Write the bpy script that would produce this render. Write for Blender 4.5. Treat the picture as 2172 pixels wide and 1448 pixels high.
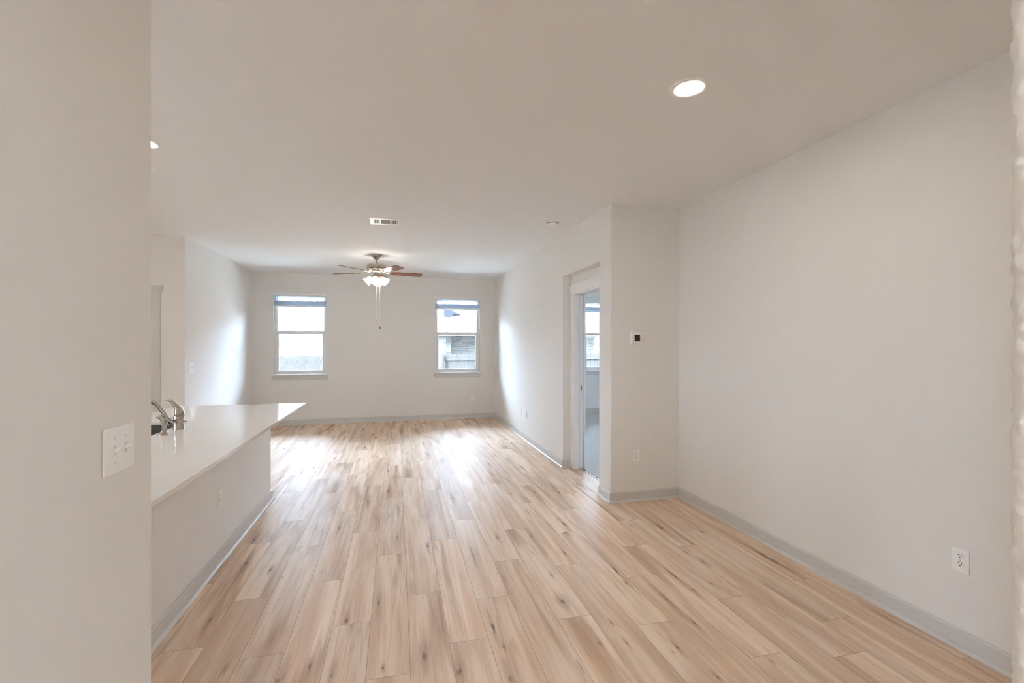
import bpy, bmesh, math, random
from mathutils import Vector, Matrix, noise

# ------------------------------------------------------------------ scene, camera, sky, sun, exposure
for o in list(bpy.data.objects):
    bpy.data.objects.remove(o, do_unlink=True)
S = bpy.context.scene
COL = S.collection

CAM_H = 1.4488
YAW = 0.2438
FPX = 985.4                      # focal length in pixels of the 2172 px wide frame
cam_d = bpy.data.cameras.new('camera')
cam_d.sensor_fit = 'HORIZONTAL'
cam_d.sensor_width = 36.0
cam_d.lens = 36.0 * FPX / 2172.0
cam_d.shift_y = 7.05 / 2172.0
cam_d.clip_start = 0.02
cam = bpy.data.objects.new('camera', cam_d)
COL.objects.link(cam)
cam.location = (0, 0, CAM_H)
cam.rotation_euler = (math.pi / 2, 0, -YAW)
S.camera = cam

world = bpy.data.worlds.new('sky')
S.world = world
world.use_nodes = True
wn = world.node_tree
wn.nodes.clear()
w_out = wn.nodes.new('ShaderNodeOutputWorld')
w_bg = wn.nodes.new('ShaderNodeBackground')
w_bg.inputs['Color'].default_value = (0.60, 0.76, 1.0, 1)
w_bg.inputs['Strength'].default_value = 25.0
wn.links.new(w_bg.outputs[0], w_out.inputs[0])

sun_d = bpy.data.lights.new('sun', 'SUN')
sun_d.energy = 26.0
sun_d.angle = math.radians(0.6)
sun_d.color = (1.0, 0.97, 0.93)
sun = bpy.data.objects.new('sun', sun_d)
COL.objects.link(sun)
sun.rotation_euler = Vector((0.66, 0.52, -0.52)).to_track_quat('-Z', 'Y').to_euler()

S.view_settings.view_transform = 'Standard'
S.view_settings.look = 'None'
S.view_settings.gamma = 1.0
S.view_settings.use_curve_mapping = False
S.view_settings.exposure = 1.56
S.cycles.use_denoising = True
S.cycles.max_bounces = 14
S.cycles.diffuse_bounces = 10
S.cycles.glossy_bounces = 6
S.cycles.transparent_max_bounces = 16
S.cycles.sample_clamp_indirect = 8.0
S.cycles.filter_width = 1.0
S.cycles.caustics_reflective = False
S.cycles.caustics_refractive = False

LAMP_COL = (1.0, 0.88, 0.74)
DOWNLIGHT = 72.0
FAN_GLOW = 7.0
FILL_GLOW = 21.0

# ------------------------------------------------------------------ measures of the place (metres)
C = 2.743                        # ceiling height
XR, YA, X2, YB = 2.62, 3.922, 1.909, 9.133
XL, YL = -2.472, 6.373
XN = -0.68                       # near wall on the left
YN = 1.54                        # its corner
XH, YH = 0.50, 0.2818             # near wall corner on the right
NY0, NY1, NZ = 4.17, 5.183, 2.256   # niche
XD = 2.018                       # door wall inside niche
XB = 2.13                        # bedroom side of that wall
CT = 0.894                       # counter top
IX0, IX1, IY0, IY1 = -1.90, -1.144, 1.90, 4.770
CX0, CX1, CY0, CY1 = -1.942, -0.837, 1.86, 4.795
WIN_Z0, WIN_Z1 = 0.91, 2.34

# ------------------------------------------------------------------ materials
def nmat(name):
    m = bpy.data.materials.new(name)
    m.use_nodes = True
    nt = m.node_tree
    b = nt.nodes['Principled BSDF']
    return m, nt, b

def mat(name, col, rough=0.5, metal=0.0, spec=0.5, bump=None, var=None, coat=0.0):
    """bump=(noise scale, strength, distance); var=(noise scale, amount)"""
    m, nt, b = nmat(name)
    b.inputs['Base Color'].default_value = (*col, 1)
    b.inputs['Roughness'].default_value = rough
    b.inputs['Metallic'].default_value = metal
    b.inputs['Specular IOR Level'].default_value = spec
    b.inputs['Coat Weight'].default_value = coat
    tc = nt.nodes.new('ShaderNodeTexCoord')
    if bump:
        n = nt.nodes.new('ShaderNodeTexNoise')
        n.inputs['Scale'].default_value = bump[0]
        n.inputs['Detail'].default_value = 3
        bp = nt.nodes.new('ShaderNodeBump')
        bp.inputs['Strength'].default_value = bump[1]
        bp.inputs['Distance'].default_value = bump[2]
        nt.links.new(tc.outputs['Object'], n.inputs['Vector'])
        nt.links.new(n.outputs['Fac'], bp.inputs['Height'])
        nt.links.new(bp.outputs[0], b.inputs['Normal'])
    if var:
        n = nt.nodes.new('ShaderNodeTexNoise')
        n.inputs['Scale'].default_value = var[0]
        n.inputs['Detail'].default_value = 4
        mx = nt.nodes.new('ShaderNodeMix')
        mx.data_type = 'RGBA'
        mx.inputs[6].default_value = (*[c * (1 - var[1]) for c in col], 1)
        mx.inputs[7].default_value = (*[min(1, c * (1 + var[1])) for c in col], 1)
        nt.links.new(tc.outputs['Object'], n.inputs['Vector'])
        nt.links.new(n.outputs['Fac'], mx.inputs[0])
        nt.links.new(mx.outputs[2], b.inputs['Base Color'])
    return m

def emit(name, col, strength):
    m = bpy.data.materials.new(name)
    m.use_nodes = True
    nt = m.node_tree
    nt.nodes.clear()
    o = nt.nodes.new('ShaderNodeOutputMaterial')
    e = nt.nodes.new('ShaderNodeEmission')
    e.inputs['Color'].default_value = (*col, 1)
    e.inputs['Strength'].default_value = strength
    nt.links.new(e.outputs[0], o.inputs[0])
    return m

M = {}
M['wall'] = mat('wall_paint', (0.835, 0.825, 0.805), 0.75, spec=0.25, bump=(85, 0.16, 0.0022))
M['ceiling'] = mat('ceiling_paint', (0.88, 0.89, 0.90), 0.9, spec=0.1, bump=(70, 0.12, 0.002))
M['trim'] = mat('trim_paint', (0.655, 0.645, 0.63), 0.38, spec=0.5, bump=(30, 0.02, 0.001))
M['white_trim'] = mat('white_trim_paint', (0.88, 0.88, 0.88), 0.4, bump=(30, 0.02, 0.001))
M['vinyl'] = mat('white_vinyl', (0.86, 0.87, 0.88), 0.35, bump=(20, 0.01, 0.001))
M['plastic'] = mat('white_plastic', (0.92, 0.92, 0.915), 0.3, bump=(40, 0.01, 0.0005))
M['chain'] = mat('pale_chain', (0.93, 0.92, 0.90), 0.3, metal=0.0, var=(300, 0.1))
M['slot'] = mat('dark_slot', (0.03, 0.025, 0.02), 0.6, var=(200, 0.2))
M['screw'] = mat('screw_paint', (0.70, 0.69, 0.67), 0.35, metal=0.2, var=(300, 0.1))
M['quartz'] = mat('white_quartz', (0.80, 0.785, 0.765), 0.07, spec=0.55, var=(60, 0.015))
M['island'] = mat('island_paint', (0.85, 0.84, 0.825), 0.7, spec=0.25, bump=(85, 0.12, 0.002))
M['nickel'] = mat('brushed_nickel', (0.46, 0.41, 0.355), 0.25, metal=1.0, bump=(400, 0.03, 0.0003))
M['steel'] = mat('dark_sink_steel', (0.20, 0.195, 0.18), 0.45, metal=0.7, var=(30, 0.1))
M['screen'] = mat('black_display', (0.012, 0.014, 0.011), 0.12, var=(20, 0.2))
M['black'] = mat('black_rubber', (0.02, 0.02, 0.02), 0.5, var=(60, 0.2))
M['carpet'] = mat('grey_carpet', (0.74, 0.72, 0.70), 1.0, spec=0.05, bump=(260, 0.9, 0.012), var=(160, 0.28))
M['brass_dark'] = mat('latch_metal', (0.12, 0.12, 0.13), 0.3, metal=1.0, var=(60, 0.1))
M['lens'] = emit('downlight_lens', LAMP_COL, DOWNLIGHT)
M['dome'] = emit('glowing_fill_dome', (1.0, 0.985, 0.96), FILL_GLOW)  # glow of the added fill domes
M['fan_shade'] = emit('glowing_frosted_glass', (1.0, 0.92, 0.82), FAN_GLOW)
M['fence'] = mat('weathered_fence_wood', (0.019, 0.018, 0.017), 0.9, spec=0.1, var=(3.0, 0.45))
M['grass'] = mat('dry_lawn', (0.30, 0.30, 0.28), 0.95, var=(6, 0.35))
M['siding'] = mat('pale_fascia_paint', (0.16, 0.158, 0.15), 0.6, var=(4, 0.05))
M['shingle'] = mat('grey_roof_shingles', (0.13, 0.125, 0.125), 0.9, var=(9, 0.25))

def brick_mat(name, k):
    m, nt, b = nmat(name)
    tc = nt.nodes.new('ShaderNodeTexCoord')
    mp = nt.nodes.new('ShaderNodeMapping')
    mp.inputs['Rotation'].default_value = (math.pi / 2, 0, 0)
    br = nt.nodes.new('ShaderNodeTexBrick')
    br.inputs['Scale'].default_value = 1.0
    br.inputs['Brick Width'].default_value = 0.30
    br.inputs['Row Height'].default_value = 0.085
    br.inputs['Mortar Size'].default_value = 0.008
    br.inputs['Color1'].default_value = (0.055 * k, 0.050 * k, 0.046 * k, 1)
    br.inputs['Color2'].default_value = (0.026 * k, 0.024 * k, 0.022 * k, 1)
    br.inputs['Mortar'].default_value = (0.075 * k, 0.073 * k, 0.07 * k, 1)
    nt.links.new(tc.outputs['Object'], mp.inputs['Vector'])
    nt.links.new(mp.outputs[0], br.inputs['Vector'])
    nt.links.new(br.outputs['Color'], b.inputs['Base Color'])
    b.inputs['Roughness'].default_value = 0.9
    return m
M['brick'] = brick_mat('pale_brick', 1.0)
M['brick_shade_lift'] = brick_mat('pale_brick_shade_lift', 2.0)  # same brick, colour lightened where the patio roof shades it

def glass_mat():
    m = bpy.data.materials.new('window_glass')
    m.use_nodes = True
    nt = m.node_tree
    nt.nodes.clear()
    o = nt.nodes.new('ShaderNodeOutputMaterial')
    t = nt.nodes.new('ShaderNodeBsdfTransparent')
    t.inputs['Color'].default_value = (0.96, 0.985, 0.98, 1)
    g = nt.nodes.new('ShaderNodeBsdfGlossy')
    g.inputs['Roughness'].default_value = 0.02
    f = nt.nodes.new('ShaderNodeFresnel')
    f.inputs['IOR'].default_value = 1.45
    mx = nt.nodes.new('ShaderNodeMixShader')
    nt.links.new(f.outputs[0], mx.inputs[0])
    nt.links.new(t.outputs[0], mx.inputs[1])
    nt.links.new(g.outputs[0], mx.inputs[2])
    nt.links.new(mx.outputs[0], o.inputs[0])
    return m
M['glass'] = glass_mat()

def slat_mat():
    m = bpy.data.materials.new('white_blind_slat')
    m.use_nodes = True
    nt = m.node_tree
    b = nt.nodes['Principled BSDF']
    b.inputs['Base Color'].default_value = (0.92, 0.93, 0.94, 1)
    b.inputs['Roughness'].default_value = 0.45
    o = nt.nodes['Material Output']
    tr = nt.nodes.new('ShaderNodeBsdfTranslucent')
    tr.inputs['Color'].default_value = (0.8, 0.85, 0.9, 1)
    mx = nt.nodes.new('ShaderNodeMixShader')
    mx.inputs[0].default_value = 0.6
    nt.links.new(b.outputs[0], mx.inputs[1])
    nt.links.new(tr.outputs[0], mx.inputs[2])
    nt.links.new(mx.outputs[0], o.inputs[0])
    return m
M['slat'] = slat_mat()

def blade_mat():
    m, nt, b = nmat('walnut_fan_blade')
    tc = nt.nodes.new('ShaderNodeTexCoord')
    mp = nt.nodes.new('ShaderNodeMapping')
    mp.inputs['Scale'].default_value = (3, 60, 60)
    n = nt.nodes.new('ShaderNodeTexNoise')
    n.inputs['Scale'].default_value = 1.0
    n.inputs['Detail'].default_value = 5
    r = nt.nodes.new('ShaderNodeValToRGB')
    r.color_ramp.elements[0].color = (0.10, 0.035, 0.016, 1)
    r.color_ramp.elements[1].color = (0.30, 0.11, 0.05, 1)
    nt.links.new(tc.outputs['Object'], mp.inputs['Vector'])
    nt.links.new(mp.outputs[0], n.inputs['Vector'])
    nt.links.new(n.outputs['Fac'], r.inputs['Fac'])
    nt.links.new(r.outputs[0], b.inputs['Base Color'])
    b.inputs['Roughness'].default_value = 0.32
    return m
M['blade'] = blade_mat()

def plank_mat():
    """oak plank look: per-plank tone, grain along the plank, brown streaks and knots, thin dark seams"""
    m, nt, b = nmat('oak_vinyl_planks')
    N, Lk = nt.nodes, nt.links
    def node(t, **kw):
        n = N.new(t)
        for k, v in kw.items():
            setattr(n, k, v)
        return n
    def attr(name):
        a = node('ShaderNodeAttribute')
        a.attribute_name = name
        return a
    def math_(op, a, c=None, clamp=False):
        n = node('ShaderNodeMath', operation=op, use_clamp=clamp)
        for i, v in enumerate((a, c)):
            if v is None:
                continue
            if isinstance(v, (int, float)):
                n.inputs[i].default_value = v
            else:
                Lk.new(v, n.inputs[i])
        return n.outputs[0]
    def vmath(op, a, c):
        n = node('ShaderNodeVectorMath', operation=op)
        for i, v in enumerate((a, c)):
            if isinstance(v, tuple):
                n.inputs[i].default_value = v
            else:
                Lk.new(v, n.inputs[i])
        return n
    def noise_(vec, scale, detail=4, rough=0.55, dist=0.0):
        mul = vmath('MULTIPLY', vec, scale).outputs[0]
        n = node('ShaderNodeTexNoise')
        n.inputs['Scale'].default_value = 1.0
        n.inputs['Detail'].default_value = detail
        n.inputs['Roughness'].default_value = rough
        n.inputs['Distortion'].default_value = dist
        Lk.new(mul, n.inputs['Vector'])
        return n.outputs['Fac']
    def ramp(f, lo, hi):
        n = node('ShaderNodeMapRange')
        n.interpolation_type = 'SMOOTHSTEP'
        n.inputs['From Min'].default_value = lo
        n.inputs['From Max'].default_value = hi
        Lk.new(f, n.inputs['Value'])
        return n.outputs[0]
    def mix(f, a, c):
        n = node('ShaderNodeMix', data_type='RGBA')
        Lk.new(f, n.inputs[0]) if not isinstance(f, float) else setattr(n.inputs[0], 'default_value', f)
        for i, v in ((6, a), (7, c)):
            if isinstance(v, tuple):
                n.inputs[i].default_value = (*v, 1)
            else:
                Lk.new(v, n.inputs[i])
        return n.outputs[2]
    tc = node('ShaderNodeTexCoord')
    pos = tc.outputs['Object']
    p = vmath('ADD', pos, attr('plank_shift').outputs['Vector']).outputs[0]
    # knots bend the grain round them
    knots, halo = None, None
    for i in range(3):
        kp, ks = attr('knot_at_%d' % i).outputs['Vector'], attr('knot_size_%d' % i).outputs['Vector']
        d = vmath('SUBTRACT', pos, kp).outputs[0]
        wob = noise_(p, (55, 14, 1), 4)
        q = vmath('DIVIDE', d, ks)
        ln = node('ShaderNodeVectorMath', operation='LENGTH')
        Lk.new(q.outputs[0], ln.inputs[0])
        r_ = math_('ADD', ln.outputs['Value'], math_('MULTIPLY', math_('SUBTRACT', wob, 0.5), 2.6))
        k = math_('SUBTRACT', 1.0, ramp(r_, 0.05, 0.95))
        q2 = vmath('MULTIPLY', q.outputs[0], (0.75, 0.30, 1.0))
        l2 = node('ShaderNodeVectorMath', operation='LENGTH')
        Lk.new(q2.outputs[0], l2.inputs[0])
        l2o = math_('ADD', l2.outputs['Value'], math_('MULTIPLY', math_('SUBTRACT', wob, 0.5), 1.4))
        h = math_('SUBTRACT', 1.0, ramp(l2o, 0.1, 1.7))
        knots = k if knots is None else math_('MAXIMUM', knots, k)
        halo = h if halo is None else math_('MAXIMUM', halo, h)
    broad = noise_(p, (6, 0.6, 1), 3, 0.5, 0.8)
    band = noise_(p, (10, 0.7, 1), 3, 0.5, 1.0)
    fine = noise_(p, (210, 7, 1), 3, 0.6)
    vein = noise_(p, (13, 0.55, 2), 3, 0.5, 1.4)
    vein = math_('SUBTRACT', 1.0, ramp(math_('ABSOLUTE', math_('SUBTRACT', vein, 0.5)), 0.004, 0.045))
    tone = attr('plank_tone').outputs['Fac']
    base = mix(ramp(band, 0.30, 0.70), (0.67, 0.475, 0.33), (0.83, 0.655, 0.505))
    base = mix(math_('MULTIPLY', ramp(broad, 0.52, 0.72), 0.85), base, (0.44, 0.275, 0.165))
    pale = ramp(noise_(p, (6, 0.8, 3), 2), 0.50, 0.68)
    base = mix(math_('MULTIPLY', pale, 0.6), base, (0.87, 0.73, 0.60))
    base = mix(math_('MULTIPLY', vein, math_('MULTIPLY', broad, 0.42)), base, (0.34, 0.205, 0.125))
    base = mix(math_('MULTIPLY', ramp(fine, 0.45, 0.75), 0.13), base, (0.33, 0.21, 0.135))
    base = mix(math_('MULTIPLY', halo, 0.55), base, (0.34, 0.215, 0.135))
    base = mix(math_('MULTIPLY', knots, 0.80), base, (0.115, 0.070, 0.046))
    tn = node('ShaderNodeMix', data_type='RGBA', blend_type='MULTIPLY')
    tn.inputs[0].default_value = 1.0
    Lk.new(base, tn.inputs[6])
    cmb = node('ShaderNodeCombineColor')
    for i in range(3):
        Lk.new(tone, cmb.inputs[i])
    Lk.new(cmb.outputs[0], tn.inputs[7])
    # seams: distance to the plank's edges, from its own uv in metres
    uv = node('ShaderNodeUVMap')
    uv.uv_map = 'plank'
    sp = node('ShaderNodeSeparateXYZ')
    Lk.new(uv.outputs[0], sp.inputs[0])
    sz = node('ShaderNodeSeparateXYZ')
    Lk.new(attr('plank_size').outputs['Vector'], sz.inputs[0])
    e = math_('MINIMUM', math_('MINIMUM', sp.outputs[0], math_('SUBTRACT', sz.outputs[0], sp.outputs[0])),
              math_('MINIMUM', sp.outputs[1], math_('SUBTRACT', sz.outputs[1], sp.outputs[1])))
    seam = math_('SUBTRACT', 1.0, ramp(e, 0.0004, 0.0018))
    col = mix(math_('MULTIPLY', seam, 0.62), tn.outputs[2], (0.10, 0.07, 0.05))
    Lk.new(col, b.inputs['Base Color'])
    rg = math_('ADD', math_('MULTIPLY', fine, 0.06), 0.66)
    Lk.new(rg, b.inputs['Roughness'])
    b.inputs['Specular IOR Level'].default_value = 0.0
    hgt = math_('SUBTRACT', math_('MULTIPLY', fine, 0.25), seam)
    bp = node('ShaderNodeBump')
    bp.inputs['Strength'].default_value = 0.35
    bp.inputs['Distance'].default_value = 0.0008
    Lk.new(hgt, bp.inputs['Height'])
    Lk.new(bp.outputs[0], b.inputs['Normal'])
    # thin satin wear layer over the print
    gl = node('ShaderNodeBsdfGlossy')
    gl.inputs["Roughness"].default_value = 0.34
    Lk.new(bp.outputs[0], gl.inputs['Normal'])
    ms = node('ShaderNodeMixShader')
    ms.inputs[0].default_value = 0.016
    g2 = node('ShaderNodeBsdfGlossy')
    g2.inputs['Roughness'].default_value = 0.52
    Lk.new(bp.outputs[0], g2.inputs['Normal'])
    m2 = node('ShaderNodeMixShader')
    m2.inputs[0].default_value = 0.065
    Lk.new(b.outputs[0], m2.inputs[1])
    Lk.new(g2.outputs[0], m2.inputs[2])
    Lk.new(m2.outputs[0], ms.inputs[1])
    Lk.new(gl.outputs[0], ms.inputs[2])
    Lk.new(ms.outputs[0], N['Material Output'].inputs['Surface'])
    return m
M['planks'] = plank_mat()

# ------------------------------------------------------------------ mesh helpers
def box(bm, x0, x1, y0, y1, z0, z1, bev=0.0, seg=2):
    vs = [bm.verts.new(p) for p in ((x0, y0, z0), (x1, y0, z0), (x1, y1, z0), (x0, y1, z0),
                                    (x0, y0, z1), (x1, y0, z1), (x1, y1, z1), (x0, y1, z1))]
    fs = [bm.faces.new([vs[i] for i in f]) for f in ((3, 2, 1, 0), (4, 5, 6, 7), (0, 1, 5, 4), (1, 2, 6, 5), (2, 3, 7, 6), (3, 0, 4, 7))]
    if bev:
        es = list({e for f in fs for e in f.edges})
        bmesh.ops.bevel(bm, geom=es, offset=bev, segments=seg, affect='EDGES', profile=0.5)
    return vs

def lathe(bm, prof, n=32, center=(0, 0, 0), axis='z', cap=True):
    """prof = [(radius, height)...] round a vertical axis"""
    rings = []
    for r, h in prof:
        ring = []
        for i in range(n):
            a = 2 * math.pi * i / n
            ring.append(bm.verts.new((center[0] + r * math.cos(a), center[1] + r * math.sin(a), center[2] + h)))
        rings.append(ring)
    for a, b in zip(rings, rings[1:]):
        for i in range(n):
            bm.faces.new((a[i], a[(i + 1) % n], b[(i + 1) % n], b[i]))
    if cap:
        if prof[0][0] > 1e-6:
            bm.faces.new(list(reversed(rings[0])))
        if prof[-1][0] > 1e-6:
            bm.faces.new(rings[-1])
    return rings

def tube(bm, pts, rad, n=14, cap=True):
    pts = [Vector(p) for p in pts]
    if isinstance(rad, (int, float)):
        rad = [rad] * len(pts)
    rings = []
    up = Vector((0, 0, 1))
    t0 = (pts[1] - pts[0]).normalized()
    nrm = up.cross(t0)
    if nrm.length < 1e-3:
        nrm = Vector((1, 0, 0))
    nrm.normalize()
    for i, p in enumerate(pts):
        t = (pts[min(i + 1, len(pts) - 1)] - pts[max(i - 1, 0)]).normalized()
        nrm = (nrm - t * nrm.dot(t)).normalized()
        bi = t.cross(nrm)
        rings.append([bm.verts.new(p + (nrm * math.cos(2 * math.pi * k / n) + bi * math.sin(2 * math.pi * k / n)) * rad[i]) for k in range(n)])
    for a, b in zip(rings, rings[1:]):
        for i in range(n):
            bm.faces.new((a[i], a[(i + 1) % n], b[(i + 1) % n], b[i]))
    if cap:
        bm.faces.new(list(reversed(rings[0])))
        bm.faces.new(rings[-1])
    return rings

def smooth_path(pts, k=6):
    """Catmull-Rom through the points"""
    P = [Vector(p) for p in pts]
    P = [P[0] * 2 - P[1]] + P + [P[-1] * 2 - P[-2]]
    out = []
    for i in range(1, len(P) - 2):
        for j in range(k):
            t = j / k
            a, b, c, d = P[i - 1], P[i], P[i + 1], P[i + 2]
            out.append(0.5 * ((2 * b) + (c - a) * t + (2 * a - 5 * b + 4 * c - d) * t * t + (3 * b - a - 3 * c + d) * t ** 3))
    out.append(P[-2])
    return out

def lerp_list(vals, n):
    out = []
    for i in range(n):
        t = i / (n - 1) * (len(vals) - 1)
        k = min(int(t), len(vals) - 2)
        out.append(vals[k] + (vals[k + 1] - vals[k]) * (t - k))
    return out

def obj(name, bm, m, parent=None, smooth=False, normals=True):
    if normals:
        bmesh.ops.recalc_face_normals(bm, faces=bm.faces)
    me = bpy.data.meshes.new(name)
    bm.to_mesh(me)
    bm.free()
    if smooth:
        me.polygons.foreach_set('use_smooth', [True] * len(me.polygons))
        me.set_sharp_from_angle(angle=math.radians(38))
    me.materials.append(m)
    o = bpy.data.objects.new(name, me)
    COL.objects.link(o)
    if parent:
        o.parent = parent
    return o

def tag(o, label, cat, group=None, kind=None):
    o['label'] = label
    o['category'] = cat
    if group:
        o['group'] = group
    if kind:
        o['kind'] = kind
    return o

def thing(name, label, cat, loc=(0, 0, 0), rotz=0.0, group=None, kind=None):
    o = bpy.data.objects.new(name, None)
    o.empty_display_size = 0.05
    COL.objects.link(o)
    o.location = loc
    o.rotation_euler = (0, 0, rotz)
    return tag(o, label, cat, group, kind)

def struct(name, bm, m, label, cat, smooth=False):
    return tag(obj(name, bm, m, None, smooth), label, cat, kind='structure')

def dup(root, loc, rotz, label):
    r = root.copy()
    COL.objects.link(r)
    r.location = loc
    r.rotation_euler = (0, 0, rotz)
    r['label'] = label
    for ch in list(root.children):
        c = ch.copy()
        COL.objects.link(c)
        c.parent = r
        for g in list(ch.children):
            d = g.copy()
            COL.objects.link(d)
            d.parent = c
    return r

def B():
    return bmesh.new()

def walls(boxes):
    bm = B()
    for b in boxes:
        box(bm, *b)
    return bm

R90 = math.pi / 2

# ------------------------------------------------------------------ floor of planks
PW, PL = 0.1905, 1.22
phase = {-7: 5.62, -6: 2.52, -5: 2.93, -4: 2.38, -3: 3.04, -2: 2.545, -1: 2.10, 0: 2.75, 1: 2.26, 2: 2.61,
         3: 3.04, 4: 2.32, 5: 2.88, 6: 2.17, 8: 1.82, 9: 2.28, 12: 3.57, 7: 2.63, 10: 2.95, 11: 1.97, 13: 2.8}
KNOTS = [(-0.255, 4.473, 0.02, 0.07), (-0.077, 4.749, 0.02, 0.06), (-0.967, 3.42, 0.02, 0.05), (-0.952, 2.765, 0.012, 0.03),
         (-1.114, 2.784, 0.01, 0.03), (-0.745, 2.323, 0.01, 0.015), (-0.257, 2.579, 0.013, 0.03), (0.126, 2.201, 0.02, 0.05),
         (0.271, 2.061, 0.025, 0.03), (-0.492, 2.192, 0.025, 0.04), (-0.276, 2.167, 0.015, 0.03), (-0.058, 2.163, 0.008, 0.01),
         (-0.691, 3.155, 0.006, 0.008), (0.003, 3.608, 0.008, 0.02), (0.016, 4.203, 0.012, 0.05), (-1.025, 3.806, 0.015, 0.05),
         (1.548, 4.308, 0.012, 0.05), (0.91, 2.478, 0.03, 0.03), (0.948, 2.773, 0.01, 0.015), (0.481, 2.343, 0.01, 0.06),
         (1.269, 3.383, 0.02, 0.03), (1.993, 2.706, 0.02, 0.025), (2.033, 3.327, 0.02, 0.12), (2.301, 3.144, 0.01, 0.02),
         (1.692, 2.6, 0.012, 0.12), (1.493, 2.343, 0.012, 0.12), (1.706, 2.407, 0.01, 0.03), (1.507, 2.125, 0.01, 0.03),
         (1.086, 2.059, 0.007, 0.015), (1.356, 2.58, 0.01, 0.015), (1.368, 2.745, 0.01, 0.08), (1.088, 2.229, 0.008, 0.01),
         (1.36, 1.747, 0.01, 0.015), (0.806, 1.953, 0.008, 0.015), (0.501, 2.173, 0.008, 0.012), (0.957, 2.085, 0.01, 0.01),
         (1.267, 1.947, 0.004, 0.006), (1.965, 2.863, 0.008, 0.015), (2.454, 2.616, 0.02, 0.25), (1.306, 1.967, 0.01, 0.02),
         (1.668, 1.778, 0.006, 0.008), (1.775, 1.768, 0.006, 0.01), (1.853, 2.447, 0.008, 0.01), (0.992, 3.373, 0.014, 0.1),
         (0.481, 1.96, 0.015, 0.05)]

def build_floor():
    rnd = random.Random(11)
    bm = B()
    rows = []
    for k in range(-28, 14):
        x0, x1 = 0.06 + PW * k, 0.06 + PW * (k + 1)
        ph = phase.get(k, rnd.uniform(0, PL))
        j0 = math.floor((-3.3 - ph) / PL)
        y = ph + PL * j0
        while y < 9.2:
            a, b = max(y, -3.2), min(y + PL, 9.14)
            y += PL
            if b <= a:
                continue
            segs = [(x0, x1, a, b)]
            if k >= 10:                                   # the bedroom beyond has carpet
                lim = 2.115
                if a >= YA + 0.1:
                    segs = [(x0, min(x1, lim), a, b)] if x0 < lim else []
                elif b > YA + 0.1:
                    segs = [(x0, x1, a, YA + 0.1)] + ([(x0, min(x1, lim), YA + 0.1, b)] if x0 < lim else [])
            for s in segs:
                rows.append((s, (x0, y - PL)))
    uvl = bm.loops.layers.uv.new('plank')
    tone, shift, size, kat, ksz = [], [], [], [[], [], []], [[], [], []]
    keep = {}
    for (x0, x1, a, b), key in rows:
        f = bm.faces.new([bm.verts.new(p) for p in ((x0, a, 0), (x1, a, 0), (x1, b, 0), (x0, b, 0))])
        oy = key[1]
        for lp in f.loops:
            lp[uvl].uv = (lp.vert.co.x - key[0], lp.vert.co.y - oy)
        if key not in keep:
            t = rnd.gauss(1.0, 0.045)
            sh = (rnd.uniform(-40, 40), rnd.uniform(-40, 40), rnd.uniform(-40, 40))
            ks = [q for q in KNOTS if key[0] <= q[0] < key[0] + PW and oy <= q[1] < oy + PL][:3]
            if not ks or rnd.random() < 0.35:
                while len(ks) < 3 and rnd.random() < 0.35:
                    w = rnd.uniform(0.006, 0.016)
                    ks.append((key[0] + rnd.uniform(0.03, 0.16), oy + rnd.uniform(0.08, 1.14), w, w * rnd.uniform(1.5, 7)))
            while len(ks) < 3:
                ks.append((0, -90, 0.01, 0.01))
            keep[key] = (max(0.82, min(1.15, t)), sh, ks)
        t, sh, ks = keep[key]
        tone.append(t)
        shift.append(sh)
        size.append((PW, PL, 0))
        for i in range(3):
            kat[i].append((ks[i][0], ks[i][1], 0))
            ksz[i].append((ks[i][2] * 0.8, ks[i][3] * 0.9, 1))
    me = bpy.data.meshes.new('floor')
    bm.to_mesh(me)
    bm.free()
    a = me.attributes.new('plank_tone', 'FLOAT', 'FACE')
    a.data.foreach_set('value', tone)
    def vec(name, vals):
        a = me.attributes.new(name, 'FLOAT_VECTOR', 'FACE')
        a.data.foreach_set('vector', [c for v in vals for c in v])
    vec('plank_shift', shift)
    vec('plank_size', size)
    for i in range(3):
        vec('knot_at_%d' % i, kat[i])
        vec('knot_size_%d' % i, ksz[i])
    me.materials.append(M['planks'])
    o = bpy.data.objects.new('floor', me)
    COL.objects.link(o)
    tag(o, 'pale oak plank floor with brown streaks and knots running to the far wall', 'floor', kind='structure')
build_floor()

# ------------------------------------------------------------------ shell
struct('ceiling', walls([(-5.5, 6.4, -3.3, 9.3, C, C + 0.12)]), M['ceiling'], 'smooth off-white ceiling over the whole room', 'ceiling')
bm = B()
box(bm, 2.115, 6.3, YA + 0.05, YB + 0.02, -0.05, 0.012)
struct('floor_bedroom', bm, M['carpet'], 'light grey carpet in the room beyond the pocket door', 'carpet')

def wall_with_holes(x0, x1, y0, y1, holes, z0=0.0, z1=C):
    """wall along x with rectangular openings (hx0, hx1, hz0, hz1)"""
    bm = B()
    x = x0
    for hx0, hx1, hz0, hz1 in sorted(holes):
        box(bm, x, hx0, y0, y1, z0, z1)
        if hz0 > z0:
            box(bm, hx0, hx1, y0, y1, z0, hz0)
        box(bm, hx0, hx1, y0, y1, hz1, z1)
        x = hx1
    box(bm, x, x1, y0, y1, z0, z1)
    return bm

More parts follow.
